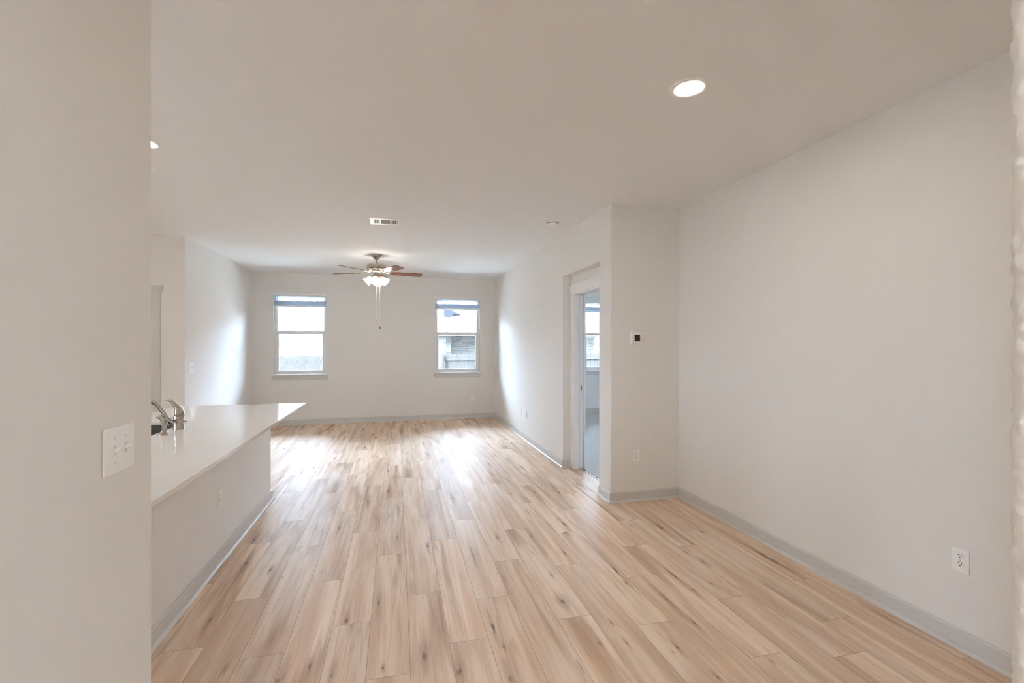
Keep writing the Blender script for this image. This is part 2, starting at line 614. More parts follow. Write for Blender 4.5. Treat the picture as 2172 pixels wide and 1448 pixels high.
WINS = [(-2.145, -1.256), (0.730, 1.614), (3.860, 4.745), (5.05, 5.935)]  # the last one is added, unseen, to brighten the carpeted room
YO = YB + 0.15
struct('wall_back', wall_with_holes(XL - 0.15, XD, YB, YO, [(a, b, WIN_Z0, WIN_Z1) for a, b in WINS[:2]]), M['wall'],
       'off-white far wall with the two windows in it', 'wall')
struct('wall_bedroom_back', wall_with_holes(XD, 6.4, YB, YO, [(a, b, WIN_Z0, WIN_Z1) for a, b in WINS[2:]]), M['wall'],
       'off-white far wall of the carpeted room with one window', 'wall')
struct('wall_left', walls([(XL - 0.15, XL, YL, YB, 0, C)]), M['wall'], 'off-white wall left of the left window, with a light switch near its corner', 'wall')
DX0, DX1, DZ = -3.735, -2.816, 2.055
struct('wall_patio', wall_with_holes(-5.4, XL - 0.15, YL, YL + 0.15, [(DX0, DX1, 0, DZ)]), M['wall'],
       'beige-lit wall with the cased door left of the far left wall', 'wall')
bm = B()
box(bm, X2 + 0.0, 6.4, YA, YA + 0.115, 0, C)
es = [e for e in bm.edges if all(abs(v.co.x - X2) < 1e-4 and abs(v.co.y - YA) < 1e-4 for v in e.verts)]
bmesh.ops.bevel(bm, geom=es, offset=0.012, segments=4, affect='EDGES', profile=0.5)
struct('wall_alcove', bm, M['wall'], 'short cream-lit wall with the thermostat', 'wall', smooth=True)
# wall with the niche: front layer and the door wall behind it
bm = B()
box(bm, X2, XD, YA + 0.115, NY0, 0, C)
box(bm, X2, XD, NY1, YB, 0, C)
box(bm, X2, XD, NY0, NY1, NZ, C)
DY0, DY1, DH = 4.272, 5.080, 2.052
box(bm, XD, XB, YA + 0.115, DY0, 0, C)
box(bm, XD, XB, DY1, YB, 0, C)
box(bm, XD, XB, DY0, DY1, DH, C)
struct('wall_far_right', bm, M['wall'], 'off-white wall on the far right with the recessed pocket doorway', 'wall')
struct('wall_right', walls([(XR, XR + 0.115, -0.2, YA + 0.115, 0, C)]), M['wall'], 'large blank off-white wall on the right', 'wall')
struct('wall_bedroom_right', walls([(6.25, 6.4, YA, YO, 0, C)]), M['wall'], 'side wall of the carpeted room', 'wall')
bm = B()
box(bm, XN - 0.115, XN, -3.2, YN, 0, C)
es = [e for e in bm.edges if all(abs(v.co.x - XN) < 1e-4 and abs(v.co.y - YN) < 1e-4 for v in e.verts)]
bmesh.ops.bevel(bm, geom=es, offset=0.005, segments=3, affect='EDGES', profile=0.5)
struct('wall_left_near', bm, M['wall'], 'textured beige wall close by on the left, with the white double toggle switch', 'wall', smooth=True)
struct('wall_kitchen_near', walls([(-5.4, XN - 0.115, 0.70, 0.815, 0, C)]), M['wall'], 'kitchen wall behind the near left wall', 'wall')
KW0, KW1 = 1.40, 1.90  # opening for an added kitchen window that lets in fill daylight
struct('wall_kitchen_left', walls([(-5.4, -5.25, 0.70, KW0, 0, C), (-5.4, -5.25, KW1, YL, 0, C), (-5.4, -5.25, KW0, KW1, 0, WIN_Z0), (-5.4, -5.25, KW0, KW1, WIN_Z1, C)]), M['wall'], 'side wall of the kitchen', 'wall')
struct('wall_hall_end', walls([(XN - 0.115, 2.8, -3.3, -3.18, 0, C)]), M['wall'], 'end wall of the entry hall', 'wall')

def near_corner():
    """the near corner on the right, its knock-down plaster texture modelled in relief"""
    bm = B()
    r = 0.014
    prof = [(XH, -3.2), (XH, -1.2), (XH, -0.25)]
    y = -0.12
    while y < YH - r - 0.001:
        prof.append((XH, y))
        y += 0.0026
    for i in range(9):
        a = math.pi - R90 * i / 8
        prof.append((XH + r + r * math.cos(a), YH - r + r * math.sin(a)))
    x = XH + r + 0.0035
    while x < XH + 0.09:
        prof.append((x, YH))
        x += 0.0026
    prof += [(XH + 0.4, YH), (XR + 0.115, YH)]
    zs = [0, 0.6]
    z = 0.98
    while z < 1.95:
        zs.append(z)
        z += 0.0026
    zs += [2.3, C]
    nor = []
    for i, p in enumerate(prof):
        a, b = prof[max(0, i - 1)], prof[min(len(prof) - 1, i + 1)]
        d = Vector((b[0] - a[0], b[1] - a[1])).normalized()
        nor.append(Vector((-d.y, d.x)))
    grid = []
    for z in zs:
        row = []
        for (px, py), n in zip(prof, nor):
            inside = 0.98 <= z <= 1.95 and -0.13 <= py and px < XH + 0.095
            h = 0.0
            if inside:
                q = Vector((px * 130, py * 130, z * 100))
                f = noise.noise(q) * 0.6 + noise.noise(q * 2.3 + Vector((7, 3, 1))) * 0.4
                h = max(-0.18, min(0.35, f)) * 0.0040
            row.append(bm.verts.new((px + n.x * h, py + n.y * h, z)))
        grid.append(row)
    for a, b in zip(grid, grid[1:]):
        for i in range(len(prof) - 1):
            bm.faces.new((a[i], a[i + 1], b[i + 1], b[i]))
    box(bm, XH + 0.03, XR + 0.115, -3.2, YH - 0.03, 0, C)
    return bm
struct('wall_right_near', near_corner(), M['wall'], 'rough plastered wall corner at the right edge, very close by', 'wall', smooth=True)
struct('roof', walls([(-6.0, 6.9, -3.8, 9.75, C + 0.16, C + 0.30)]), M['shingle'], 'roof over the house, out of view', 'roof')

# ------------------------------------------------------------------ baseboards with quarter rounds, swept along the walls
def sweep(prof, pts, side, z_off=0.0):
    """one bmesh per segment, mitred where segments meet; side=+1 offsets to the left of travel"""
    P = [Vector(p) for p in pts]
    segs = []
    dirs = [(P[i + 1] - P[i]).normalized() for i in range(len(P) - 1)]
    nrm = [Vector((-d.y, d.x)) * side for d in dirs]
    def off(i, d):
        if i == 0:
            return P[0] + nrm[0] * d
        if i == len(P) - 1:
            return P[-1] + nrm[-1] * d
        m = nrm[i - 1] + nrm[i]
        m = m / m.length_squared * 2
        return P[i] + m * d
    for i in range(len(dirs)):
        bm = B()
        a = [bm.verts.new((*off(i, d), z + z_off)) for d, z in prof]
        b = [bm.verts.new((*off(i + 1, d), z + z_off)) for d, z in prof]
        n = len(prof)
        for k in range(n):
            bm.faces.new((a[k], a[(k + 1) % n], b[(k + 1) % n], b[k]))
        bm.faces.new(a)
        bm.faces.new(list(reversed(b)))
        segs.append(bm)
    return segs

BB = [(0, 0), (0.014, 0), (0.014, 0.082), (0.010, 0.0905), (0, 0.0912)]
QR = [(0.014, 0.0)] + [(0.014 + 0.018 * math.cos(R90 * i / 6), 0.018 * math.sin(R90 * i / 6)) for i in range(7)]

def baseboard(names, pts, side, z_off=0.0, qround=True):
    a = sweep(BB, pts, side, z_off)
    q = sweep(QR, pts, side, z_off)
    for (name, label), x, y in zip(names, a, q):
        if name is None:
            x.free(); y.free()
            continue
        o = struct(name, x, M['trim'], label, 'baseboard')
        if qround:
            obj('quarter_round', y, M['trim'], o, smooth=True)
        else:
            y.free()

baseboard([('baseboard_right', 'grey baseboard along the large right wall'),
           ('baseboard_alcove', 'grey baseboard under the thermostat and its outlet'),
           ('baseboard_return', 'short grey baseboard at the near side of the recessed doorway')],
          [(XR, YH), (XR, YA), (X2, YA), (X2, NY0)], 1)
baseboard([('baseboard_niche', 'short grey baseboard on the return beside the pocket door casing'),
           ('baseboard_far_right', 'grey baseboard along the far right wall'),
           ('baseboard_back', 'grey baseboard under the two windows'),
           ('baseboard_left', 'grey baseboard along the far left wall behind the island')],
          [(XD, NY1), (X2, NY1), (X2, YB), (XL, YB), (XL, YL)], 1)
baseboard([('baseboard_patio', 'short grey baseboard between the corner and the cased door')], [(XL, YL), (-2.71, YL)], -1)
baseboard([('baseboard_bedroom', 'grey baseboard on the carpet under the window of the far room')], [(XB, YB), (6.25, YB)], -1, 0.012, False)
baseboard([('baseboard_left_near', 'grey baseboard at the foot of the near left wall')], [(XN, -3.1), (XN, YN), (XN - 0.115, YN)], -1)

# ------------------------------------------------------------------ windows
def window(i, x0, x1, label, loc=None, rotz=0.0):
    w = thing('window_%d' % i, label, 'window', loc or ((x0 + x1) / 2, YB, WIN_Z0), rotz, kind='structure')
    hw, hh = (x1 - x0) / 2, WIN_Z1 - WIN_Z0
    yf0, yf1 = 0.075, 0.145                 # vinyl frame depth inside the wall
    def ring(ax0, ax1, az0, az1, t, y0, y1, tb=None, tt=None, bev=0.003):
        bm = B()
        tb = t if tb is None else tb
        tt = t if tt is None else tt
        box(bm, ax0, ax0 + t, y0, y1, az0, az1, bev)
        box(bm, ax1 - t, ax1, y0, y1, az0, az1, bev)
        box(bm, ax0 + t, ax1 - t, y0, y1, az0, az0 + tb, bev)
        box(bm, ax0 + t, ax1 - t, y0, y1, az1 - tt, az1, bev)
        return bm
    obj('window_frame', ring(-hw, hw, 0.0, hh, 0.022, yf0, yf1, tt=0.010), M['vinyl'], w)
    mid = 0.755
    us = obj('upper_sash', ring(-hw + 0.022, hw - 0.022, mid - 0.01, hh - 0.010, 0.032, 0.115, 0.138, tb=0.035, tt=0.016), M['vinyl'], w)
    ls = obj('lower_sash', ring(-hw + 0.022, hw - 0.022, 0.022, mid + 0.032, 0.050, 0.085, 0.112, tb=0.047, tt=0.052), M['vinyl'], w)
    bm = B()
    box(bm, -hw + 0.05, hw - 0.05, 0.125, 0.129, mid, hh - 0.022)
    obj('pane', bm, M['glass'], us)
    bm = B()
    box(bm, -hw + 0.066, hw - 0.066, 0.096, 0.100, 0.06, mid)
    obj('pane', bm, M['glass'], ls)
    bm = B()
    box(bm, hw - 0.105, hw - 0.098, 0.088, 0.096, 0.075, 0.115)
    obj('sash_stop', bm, M['black'], ls)
    bm = B()
    for s in (-0.2, 0.2):
        box(bm, s - 0.03, s + 0.03, 0.082, 0.11, mid + 0.03, mid + 0.042, 0.003)
    obj('sash_lock', bm, M['vinyl'], ls)
    bm = B()                                 # stool: sits on the opening and laps the wall on both sides
    box(bm, -hw - 0.030, hw + 0.030, -0.030, 0.0, -0.012, 0.008, 0.004)
    box(bm, -hw, hw, 0.0, 0.078, -0.012, 0.008)
    obj('window_stool', bm, M['white_trim'], w)
    bm = B()
    box(bm, -hw - 0.028, hw + 0.028, -0.016, 0.0, -0.095, -0.012, 0.003)
    obj('apron', bm, M['trim'], w)
    bm = B()
    box(bm, -hw - 0.025, hw + 0.025, -0.020, 0.0, hh, hh + 0.062, 0.004)
    obj('head_trim', bm, M['white_trim'], w)
    return w

def blind(x0, x1, label):
    b = thing('window_blind', label, 'blind', ((x0 + x1) / 2, YB + 0.04, WIN_Z1), group='raised white window blinds')
    hw = (x1 - x0) / 2 - 0.008
    bm = B()
    box(bm, -hw, hw, -0.022, 0.022, -0.010, 0.0, 0.002)
    obj('headrail', bm, M['vinyl'], b)
    for k in range(3):                       # three loose slats under the headrail
        bm = B()
        z = -0.022 - 0.024 * k
        box(bm, -hw, hw, -0.025, 0.025, z - 0.0015, z + 0.0015)
        obj('slat', bm, M['slat'], b)
    bm = B()
    for k in range(14):                      # the slats stacked tight below them
        z = -0.092 - 0.0060 * k
        box(bm, -hw, hw, -0.025, 0.025, z - 0.0014, z + 0.0014)
    obj('slat_stack', bm, M['slat'], b)
    bm = B()
    box(bm, -hw, hw, -0.025, 0.025, -0.198, -0.175, 0.004)
    obj('bottom_rail', bm, M['vinyl'], b)
    return b

window(1, *WINS[0], 'white single-hung window on the left of the far wall')
window(2, *WINS[1], 'white single-hung window on the right of the far wall')
window(3, *WINS[2], 'white window seen through the pocket doorway')
window(5, KW0, KW1, 'added white kitchen window for extra daylight, unseen behind the near left wall', (-5.25, (KW0 + KW1) / 2, WIN_Z0), R90)
window(4, *WINS[3], 'added second window of the carpeted room for extra daylight, out of view')
blind(*WINS[0], 'white blind raised to the top of the left window')
blind(*WINS[1], 'white blind raised to the top of the right window of the far wall')
blind(*WINS[2], 'white blind raised in the window beyond the pocket doorway')

# ------------------------------------------------------------------ doors
d1 = thing('door_1', 'white cased pocket doorway recessed in the far right wall', 'door', (XD, DY1, 0), kind='structure')
def at(bm, o):
    bmesh.ops.translate(bm, verts=bm.verts, vec=-Vector(o.location))
    return bm
bm = B()
box(bm, 2.000, XD, DY1, NY1 - 0.004, 0, DH + 0.005, 0.003)
obj('door_casing', at(bm, d1), M['white_trim'], d1)
bm = B()
box(bm, 2.000, XD, NY0 + 0.004, DY0, 0, DH + 0.005, 0.003)
obj('door_casing', at(bm, d1), M['white_trim'], d1)
bm = B()
box(bm, 1.997, XD, NY0 + 0.002, NY1 - 0.002, DH, DH + 0.100, 0.003)
obj('head_casing', at(bm, d1), M['white_trim'], d1)
bm = B()                                     # split jambs either side of the pocket
box(bm, 2.000, 2.064, DY1 - 0.020, DY1, 0, DH, 0.002)
box(bm, 2.122, 2.145, DY1 - 0.020, DY1, 0, DH, 0.002)
obj('side_jamb', at(bm, d1), M['white_trim'], d1)
bm = B()
box(bm, 2.000, 2.145, DY0, DY0 + 0.020, 0, DH, 0.002)
obj('side_jamb', at(bm, d1), M['white_trim'], d1)
bm = B()
box(bm, 2.000, 2.062, DY0 + 0.02, DY1 - 0.02, DH - 0.018, DH, 0.002)
box(bm, 2.108, 2.145, DY0 + 0.02, DY1 - 0.02, DH - 0.018, DH, 0.002)
obj('head_jamb', at(bm, d1), M['white_trim'], d1)
bm = B()
box(bm, 2.074, 2.098, DY0 + 0.02, DY1 - 0.02, DH - 0.012, DH - 0.001)
obj('door_track', at(bm, d1), M['vinyl'], d1)
bm = B()
box(bm, 2.070, 2.116, DY1 - 0.012, DY1 + 0.70, 0.015, DH - 0.022, 0.002)
pd = obj('pocket_door_leaf', at(bm, d1), M['white_trim'], d1)
bm = B()
box(bm, 2.084, 2.102, DY1 - 0.0135, DY1 - 0.0115, 0.90, 0.99)
obj('latch_plate', at(bm, d1), M['screw'], pd)
bm = B()
box(bm, 2.088, 2.098, DY1 - 0.0150, DY1 - 0.0130, 0.930, 0.960)
obj('latch', at(bm, d1), M['brass_dark'], pd)
bm = B()
box(bm, 2.100, 2.120, DY0 + 0.02, DY1 - 0.02, 0.0, 0.005, 0.0015)
tag(obj('threshold_strip', bm, M['brass_dark']), 'thin dark strip where the plank floor meets the grey carpet', 'threshold')

d2 = thing('door_2', 'beige cased door left of the far left wall, mostly hidden by the near wall', 'door', (DX1, YL, 0), kind='structure')
bm = B()
box(bm, DX1, -2.722, YL - 0.016, YL, 0, DZ + 0.01, 0.003)
obj('door_casing', at(bm, d2), M['trim'], d2)
bm = B()
box(bm, DX0 - 0.094, DX0, YL - 0.016, YL, 0, DZ + 0.01, 0.003)
obj('door_casing', at(bm, d2), M['trim'], d2)
bm = B()
box(bm, DX0 - 0.114, -2.702, YL - 0.022, YL, DZ + 0.01, DZ + 0.10, 0.003)
obj('head_casing', at(bm, d2), M['trim'], d2)
bm = B()
box(bm, DX0, DX0 + 0.018, YL, YL + 0.14, 0, DZ)
box(bm, DX1 - 0.018, DX1, YL, YL + 0.14, 0, DZ)
box(bm, DX0, DX1, YL, YL + 0.14, DZ - 0.018, DZ)
obj('door_jamb', at(bm, d2), M['trim'], d2)
bm = B()
box(bm, DX0 + 0.022, DX1 - 0.022, YL + 0.012, YL + 0.052, 0.01, DZ - 0.022, 0.002)
for z0, z1 in ((0.25, 0.95), (1.10, 1.85)):
    for x0, x1 in ((DX0 + 0.14, (DX0 + DX1) / 2 - 0.05), ((DX0 + DX1) / 2 + 0.05, DX1 - 0.14)):
        box(bm, x0, x1, YL + 0.008, YL + 0.013, z0, z1, 0.003)
lf = obj('door_leaf', at(bm, d2), M['trim'], d2)
bm = B()
lathe(bm, [(0.0, -0.05), (0.024, -0.046), (0.028, -0.03), (0.02, -0.012), (0.011, 0.0)], 20)
bmesh.ops.rotate(bm, verts=bm.verts, matrix=Matrix.Rotation(-R90, 3, 'X'))
bmesh.ops.translate(bm, verts=bm.verts, vec=(DX0 + 0.08 - DX1, 0.012, 0.95))
obj('door_knob', bm, M['nickel'], lf, smooth=True)

# ------------------------------------------------------------------ kitchen island, counter, sink, faucet
isl = thing('kitchen_island', 'grey-white kitchen island base with a plain front wall', 'island', (IX1, IY1, 0))
bm = B()
SX0, SX1, SY0, SY1 = -1.870, -1.455, 3.13, 3.852      # sink opening
HZ = CT - 0.02
box(bm, IX1 - 0.12, IX1, IY0, IY1, 0, HZ)             # the knee wall that faces the room
box(bm, IX0, IX1 - 0.12, SY1 + 0.05, IY1, 0, HZ)
box(bm, IX0, IX1 - 0.12, IY0, SY0 - 0.05, 0, HZ)
box(bm, IX0, IX1 - 0.12, SY0 - 0.05, SY1 + 0.05, 0, 0.60)
box(bm, IX0, IX0 + 0.018, SY0 - 0.05, SY1 + 0.05, 0.60, HZ)
obj('island_body', at(bm, isl), M['island'], isl)
ib = sweep(BB, [(IX1, IY0), (IX1, IY1), (IX0, IY1)], -1)
iq = sweep(QR, [(IX1, IY0), (IX1, IY1), (IX0, IY1)], -1)
for x, y in zip(ib, iq):
    o = obj('baseboard', at(x, isl), M['trim'], isl)
    obj('quarter_round', at(y, isl), M['trim'], o, smooth=True)

bm = B()
for x0, x1, y0, y1 in ((CX0, CX1, CY0, SY0), (CX0, CX1, SY1, CY1), (CX0, SX0, SY0, SY1), (SX1, CX1, SY0, SY1)):
    vs = box(bm, x0, x1, y0, y1, CT - 0.02, CT)
bmesh.ops.remove_doubles(bm, verts=bm.verts, dist=1e-5)
seen, kill = {}, []
for f in bm.faces:                                    # drop the inner walls where the pieces meet
    k = tuple(round(c, 4) for c in f.calc_center_median())
    if k in seen:
        kill += [f, seen[k]]
    seen[k] = f
bmesh.ops.delete(bm, geom=list(set(kill)), context='FACES')
ct = tag(obj('countertop', bm, M['quartz']), 'glossy white quartz countertop on the kitchen island', 'countertop')

sk = thing('kitchen_sink', 'dark undermount sink set in the white island countertop', 'sink', ((SX0 + SX1) / 2, (SY0 + SY1) / 2, CT - 0.02))
bm = B()
t = 0.012
zb, zt = CT - 0.235, CT - 0.0205
box(bm, SX0 - t, SX1 + t, SY0 - t, SY1 + t, zb, zb + t)
box(bm, SX0 - t, SX0, SY0 - t, SY1 + t, zb + t, zt)
box(bm, SX1, SX1 + t, SY0 - t, SY1 + t, zb + t, zt)
box(bm, SX0, SX1, SY0 - t, SY0, zb + t, zt)
box(bm, SX0, SX1, SY1, SY1 + t, zb + t, zt)
obj('basin', at(bm, sk), M['steel'], sk)
bm = B()
lathe(bm, [(0.0, 0.003), (0.028, 0.003), (0.042, 0.008), (0.045, 0.001), (0.0, 0.0)], 24, (0, 0, zb + t - (CT - 0.02)), cap=False)
obj('drain', bm, M['nickel'], sk, smooth=True)

fc = thing('faucet', 'brushed nickel single-lever faucet beside the sink on the island countertop', 'faucet', (-1.387, 3.488, CT))
bm = B()
lathe(bm, [(0.0335, 0.0), (0.0335, 0.004), (0.0305, 0.008), (0.0300, 0.060), (0.0310, 0.066)], 32)
obj('faucet_body', bm, M['nickel'], fc, smooth=True)
bm = B()
lathe(bm, [(0.0285, 0.066), (0.0285, 0.069), (0.0305, 0.070), (0.0300, 0.084), (0.0270, 0.092), (0.0, 0.096)], 32, cap=False)
obj('collar', bm, M['nickel'], fc, smooth=True)
bm = B()                                              # lever: a teardrop that sweeps up and back over the sink
path = smooth_path([(0.004, 0, 0.086), (0.003, 0, 0.105), (-0.003, 0, 0.130), (-0.017, 0, 0.155), (-0.036, 0, 0.180), (-0.055, 0, 0.193), (-0.072, 0, 0.196)], 6)
tube(bm, path, lerp_list([0.0300, 0.0305, 0.0245, 0.0165, 0.0110, 0.0085, 0.0045], len(path)), 20)
for v in bm.verts:
    if v.co.z > 0.13:
        v.co.y *= 1.0 + 0.5 * min(1, (v.co.z - 0.13) / 0.05)
obj('lever_handle', bm, M['nickel'], fc, smooth=True)
bm = B()
path = smooth_path([(-0.015, 0, 0.040), (-0.040, 0, 0.048), (-0.065, 0, 0.075), (-0.095, 0, 0.125), (-0.130, 0, 0.172), (-0.170, 0, 0.192), (-0.215, 0, 0.190), (-0.245, 0, 0.168), (-0.252, 0, 0.145)], 6)
sp = None
tube(bm, path, lerp_list([0.0185, 0.0165, 0.0140, 0.0125, 0.0120, 0.0118, 0.0116, 0.0118, 0.0125], len(path)), 18)
sp = obj('spout', bm, M['nickel'], fc, smooth=True)
bm = B()
tube(bm, [(0.028, 0, 0.052), (0.046, 0.002, 0.053)], 0.0035, 10)
obj('side_pin', bm, M['nickel'], fc, smooth=True)

sy = thing('sink_sprayer', 'small brushed nickel side sprayer left of the faucet', 'sprayer', (-1.389, 3.288, CT))
bm = B()
lathe(bm, [(0.0275, 0.0), (0.0275, 0.003), (0.020, 0.012), (0.0145, 0.022), (0.0140, 0.030)], 28)
obj('sprayer_base', bm, M['nickel'], sy, smooth=True)
bm = B()
path = smooth_path([(0, 0, 0.028), (0.001, 0, 0.060), (0.000, 0, 0.085), (-0.008, 0, 0.104), (-0.022, 0, 0.112), (-0.036, 0, 0.108)], 6)
tube(bm, path, lerp_list([0.0120, 0.0150, 0.0155, 0.0140, 0.0105, 0.0095], len(path)), 18)
obj('spray_head', bm, M['nickel'], sy, smooth=True)
bm = B()
path = smooth_path([(0.0155, 0, 0.066), (0.0165, 0, 0.085), (0.010, 0, 0.110), (-0.004, 0, 0.124), (-0.012, 0, 0.124)], 5)
tube(bm, path, lerp_list([0.0050, 0.0060, 0.0060, 0.0055, 0.0035], len(path)), 12)
obj('spray_trigger', bm, M['nickel'], sy, smooth=True)

# ------------------------------------------------------------------ outlets, switches, thermostat (local frame: wall behind at y=0, facing -y)
def make_outlet(label, loc, rotz):
    o = thing('wall_outlet', label, 'outlet', loc, rotz, group='white duplex wall outlets')
    bm = B()
    box(bm, -0.035, 0.035, -0.006, 0.0, -0.057, 0.057, 0.0025)
    obj('cover_plate', bm, M['plastic'], o)
    for s in (-1, 1):
        z = 0.0195 * s
        bm = B()
        n = 28
        ring = []
        for i in range(n):
            a = 2 * math.pi * i / n
            ring.append((max(-0.0145, min(0.0145, 0.0172 * math.cos(a))), 0.0145 * math.sin(a) + z))
        f = [bm.verts.new((x, -0.0055, zz)) for x, zz in ring]
        g = [bm.verts.new((x, -0.0078, zz)) for x, zz in ring]
        for i in range(n):
            bm.faces.new((f[i], f[(i + 1) % n], g[(i + 1) % n], g[i]))
        bm.faces.new(g)
        r = obj('receptacle', bm, M['plastic'], o)
        bm = B()
        box(bm, -0.0075, -0.0055, -0.0082, -0.0076, z + 0.001, z + 0.0095)
        box(bm, 0.0055, 0.0075, -0.0082, -0.0076, z + 0.002, z + 0.0085)
        rg = lathe(bm, [(0.0027, 0.0), (0.0027, 0.0006)], 12)
        vs = [v for ring in rg for v in ring]
        bmesh.ops.rotate(bm, verts=vs, matrix=Matrix.Rotation(R90, 3, 'X'))
        bmesh.ops.translate(bm, verts=vs, vec=(0, -0.0076, z - 0.006))
        obj('socket_slots', bm, M['slot'], r)
    bm = B()
    lathe(bm, [(0.003, 0.0), (0.003, 0.0012), (0.0, 0.0016)], 12, cap=False)
    bmesh.ops.rotate(bm, verts=bm.verts, matrix=Matrix.Rotation(R90, 3, 'X'))
    bmesh.ops.translate(bm, verts=bm.verts, vec=(0, -0.006, 0))
    obj('screw', bm, M['screw'], o)
    return o

out0 = make_outlet('white duplex outlet low on the large right wall', (XR, 1.637, 0.420), -R90)
dup(out0, (2.169, YA, 0.420), 0, 'white duplex outlet under the thermostat')
dup(out0, (1.463, YB, 0.401), 0, 'white duplex outlet under the right window of the far wall')
dup(out0, (X2, 7.085, 0.405), -R90, 'white outlet on the far right wall, nearer the far corner')
io = dup(out0, (IX1, 3.475, 0.428), R90, 'white duplex outlet on the front of the kitchen island')
bp_ = thing('cable_plate', 'blank white cover plate on the far right wall, nearer the doorway', 'wall plate', (X2, 6.775, 0.397), -R90)
bm = B()
box(bm, -0.035, 0.035, -0.006, 0.0, -0.057, 0.057, 0.0025)
obj('cover_plate', bm, M['plastic'], bp_)
bm = B()
lathe(bm, [(0.006, 0.0), (0.0055, 0.006), (0.0, 0.006)], 14, cap=False)
bmesh.ops.rotate(bm, verts=bm.verts, matrix=Matrix.Rotation(R90, 3, 'X'))
bmesh.ops.translate(bm, verts=bm.verts, vec=(0, -0.006, 0))
obj('cable_jack', bm, M['screw'], bp_)

def make_switch(label, loc, rotz, hw, hh, toggles, tilt):
    o = thing('light_switch', label, 'light switch', loc, rotz)
    bm = B()
    box(bm, -hw, hw, -0.0065, 0.0, -hh, hh, 0.003, 3)
    obj('cover_plate', bm, M['plastic'], o)
    for tx in toggles:
        bm = B()
        box(bm, tx - 0.0055, tx + 0.0055, -0.0072, -0.006, -0.0125, 0.0125, 0.0008)
        hs = obj('toggle_slot', bm, M['screw'], o)
        bm = B()
        box(bm, tx - 0.0042, tx + 0.0042, -0.0205, -0.006, -0.0040, 0.0040, 0.0012)
        bmesh.ops.rotate(bm, verts=bm.verts, cent=(tx, -0.006, 0), matrix=Matrix.Rotation(math.radians(tilt), 3, 'X'))
        obj('toggle', bm, M['plastic'], o)
        for s in (-1, 1):
            bm = B()
            lathe(bm, [(0.003, 0.0), (0.003, 0.0008), (0.0, 0.0014)], 12, cap=False)
            bmesh.ops.rotate(bm, verts=bm.verts, matrix=Matrix.Rotation(R90, 3, 'X'))
            bmesh.ops.translate(bm, verts=bm.verts, vec=(tx, -0.0065, 0.030 * s))
            obj('screw', bm, M['screw'], o)
    return o
make_switch('white double toggle light switch on the near left wall', (XN, 1.371, 1.1875), R90, 0.0645, 0.0575, (-0.023, 0.023), -28)
ls2 = make_switch('white light switch plate beside the corner on the far left wall', (XL, 6.563, 1.168), R90, 0.076, 0.063, (-0.046, 0.0, 0.046), -28)

th = thing('thermostat', 'white wall thermostat with a square black display', 'thermostat', (2.158, YA, 1.512))
bm = B()
box(bm, -0.060, 0.060, -0.009, 0.0, -0.055, 0.055, 0.004)
obj('wall_plate', bm, M['plastic'], th)
bm = B()
box(bm, -0.050, 0.050, -0.030, -0.009, -0.048, 0.048, 0.006, 3)
bd = obj('thermostat_body', bm, M['plastic'], th)
bm = B()
box(bm, -0.022, 0.032, -0.0325, -0.0295, -0.030, 0.030, 0.001)
obj('display', bm, M['screen'], bd)

# ------------------------------------------------------------------ on the ceiling
def make_downlight(label, loc):
    o = thing('recessed_light', label, 'ceiling light', loc, 0, group='round recessed ceiling lights')
    bm = B()
    lathe(bm, [(0.094, 0.0), (0.094, -0.004), (0.090, -0.007), (0.078, -0.008), (0.066, -0.004), (0.058, -0.0015), (0.056, 0.0)], 48)
    obj('trim_ring', bm, M['plastic'], o, smooth=True)
    bm = B()
    ring = [bm.verts.new((0.0575 * math.cos(2 * math.pi * i / 48), 0.0575 * math.sin(2 * math.pi * i / 48), -0.0018)) for i in range(48)]
    bm.faces.new(list(reversed(ring)))
    obj('light_lens', bm, M['lens'], o, normals=False)
    return o
dl = make_downlight('glowing round recessed ceiling light near the large right wall', (1.430, 2.055, C))
dup(dl, (-1.572, 3.455, C), 0, 'glowing recessed ceiling light over the kitchen, cut by the near left wall')
M['fill_dome_dim'] = emit('dim_fill_dome', (1.0, 0.985, 0.96), 8.0)
def make_fill_dome(label, loc, glass='dome'):  # unseen fill lights, added to brighten ceiling and walls
    o = thing('fill_dome', label, 'ceiling light', loc)
    bm = B()
    lathe(bm, [(0.165, 0.0), (0.165, -0.018), (0.150, -0.026)], 44)
    obj('fill_dome_base', bm, M['nickel'], o, smooth=True)
    bm = B()
    lathe(bm, [(0.150, -0.022), (0.158, -0.050), (0.150, -0.085), (0.115, -0.112), (0.060, -0.126), (0.0, -0.130)], 44, cap=False)
    obj('fill_dome_glass', bm, M[glass], o, smooth=True)
    return o
make_fill_dome('fill dome added to the entry hall ceiling behind the view', (-0.09, -1.0, C))
make_fill_dome('dim fill dome added to the ceiling of the carpeted room, out of view', (4.3, 6.4, C), 'fill_dome_dim')
make_fill_dome('fill dome added over the kitchen, unseen behind the near left wall', (-3.3, 3.455, C))
bm = B()
lathe(bm, [(0.085, 0.0), (0.085, -0.006), (0.078, -0.014), (0.0, -0.016)], 40, cap=False)
cp = obj('ceiling_cover_plate', bm, M['plastic'], smooth=True)
cp.location = (-1.792, 3.905, C)
tag(cp, 'small round white cover on the kitchen ceiling, unlit, mostly hidden by the near wall', 'ceiling cover')

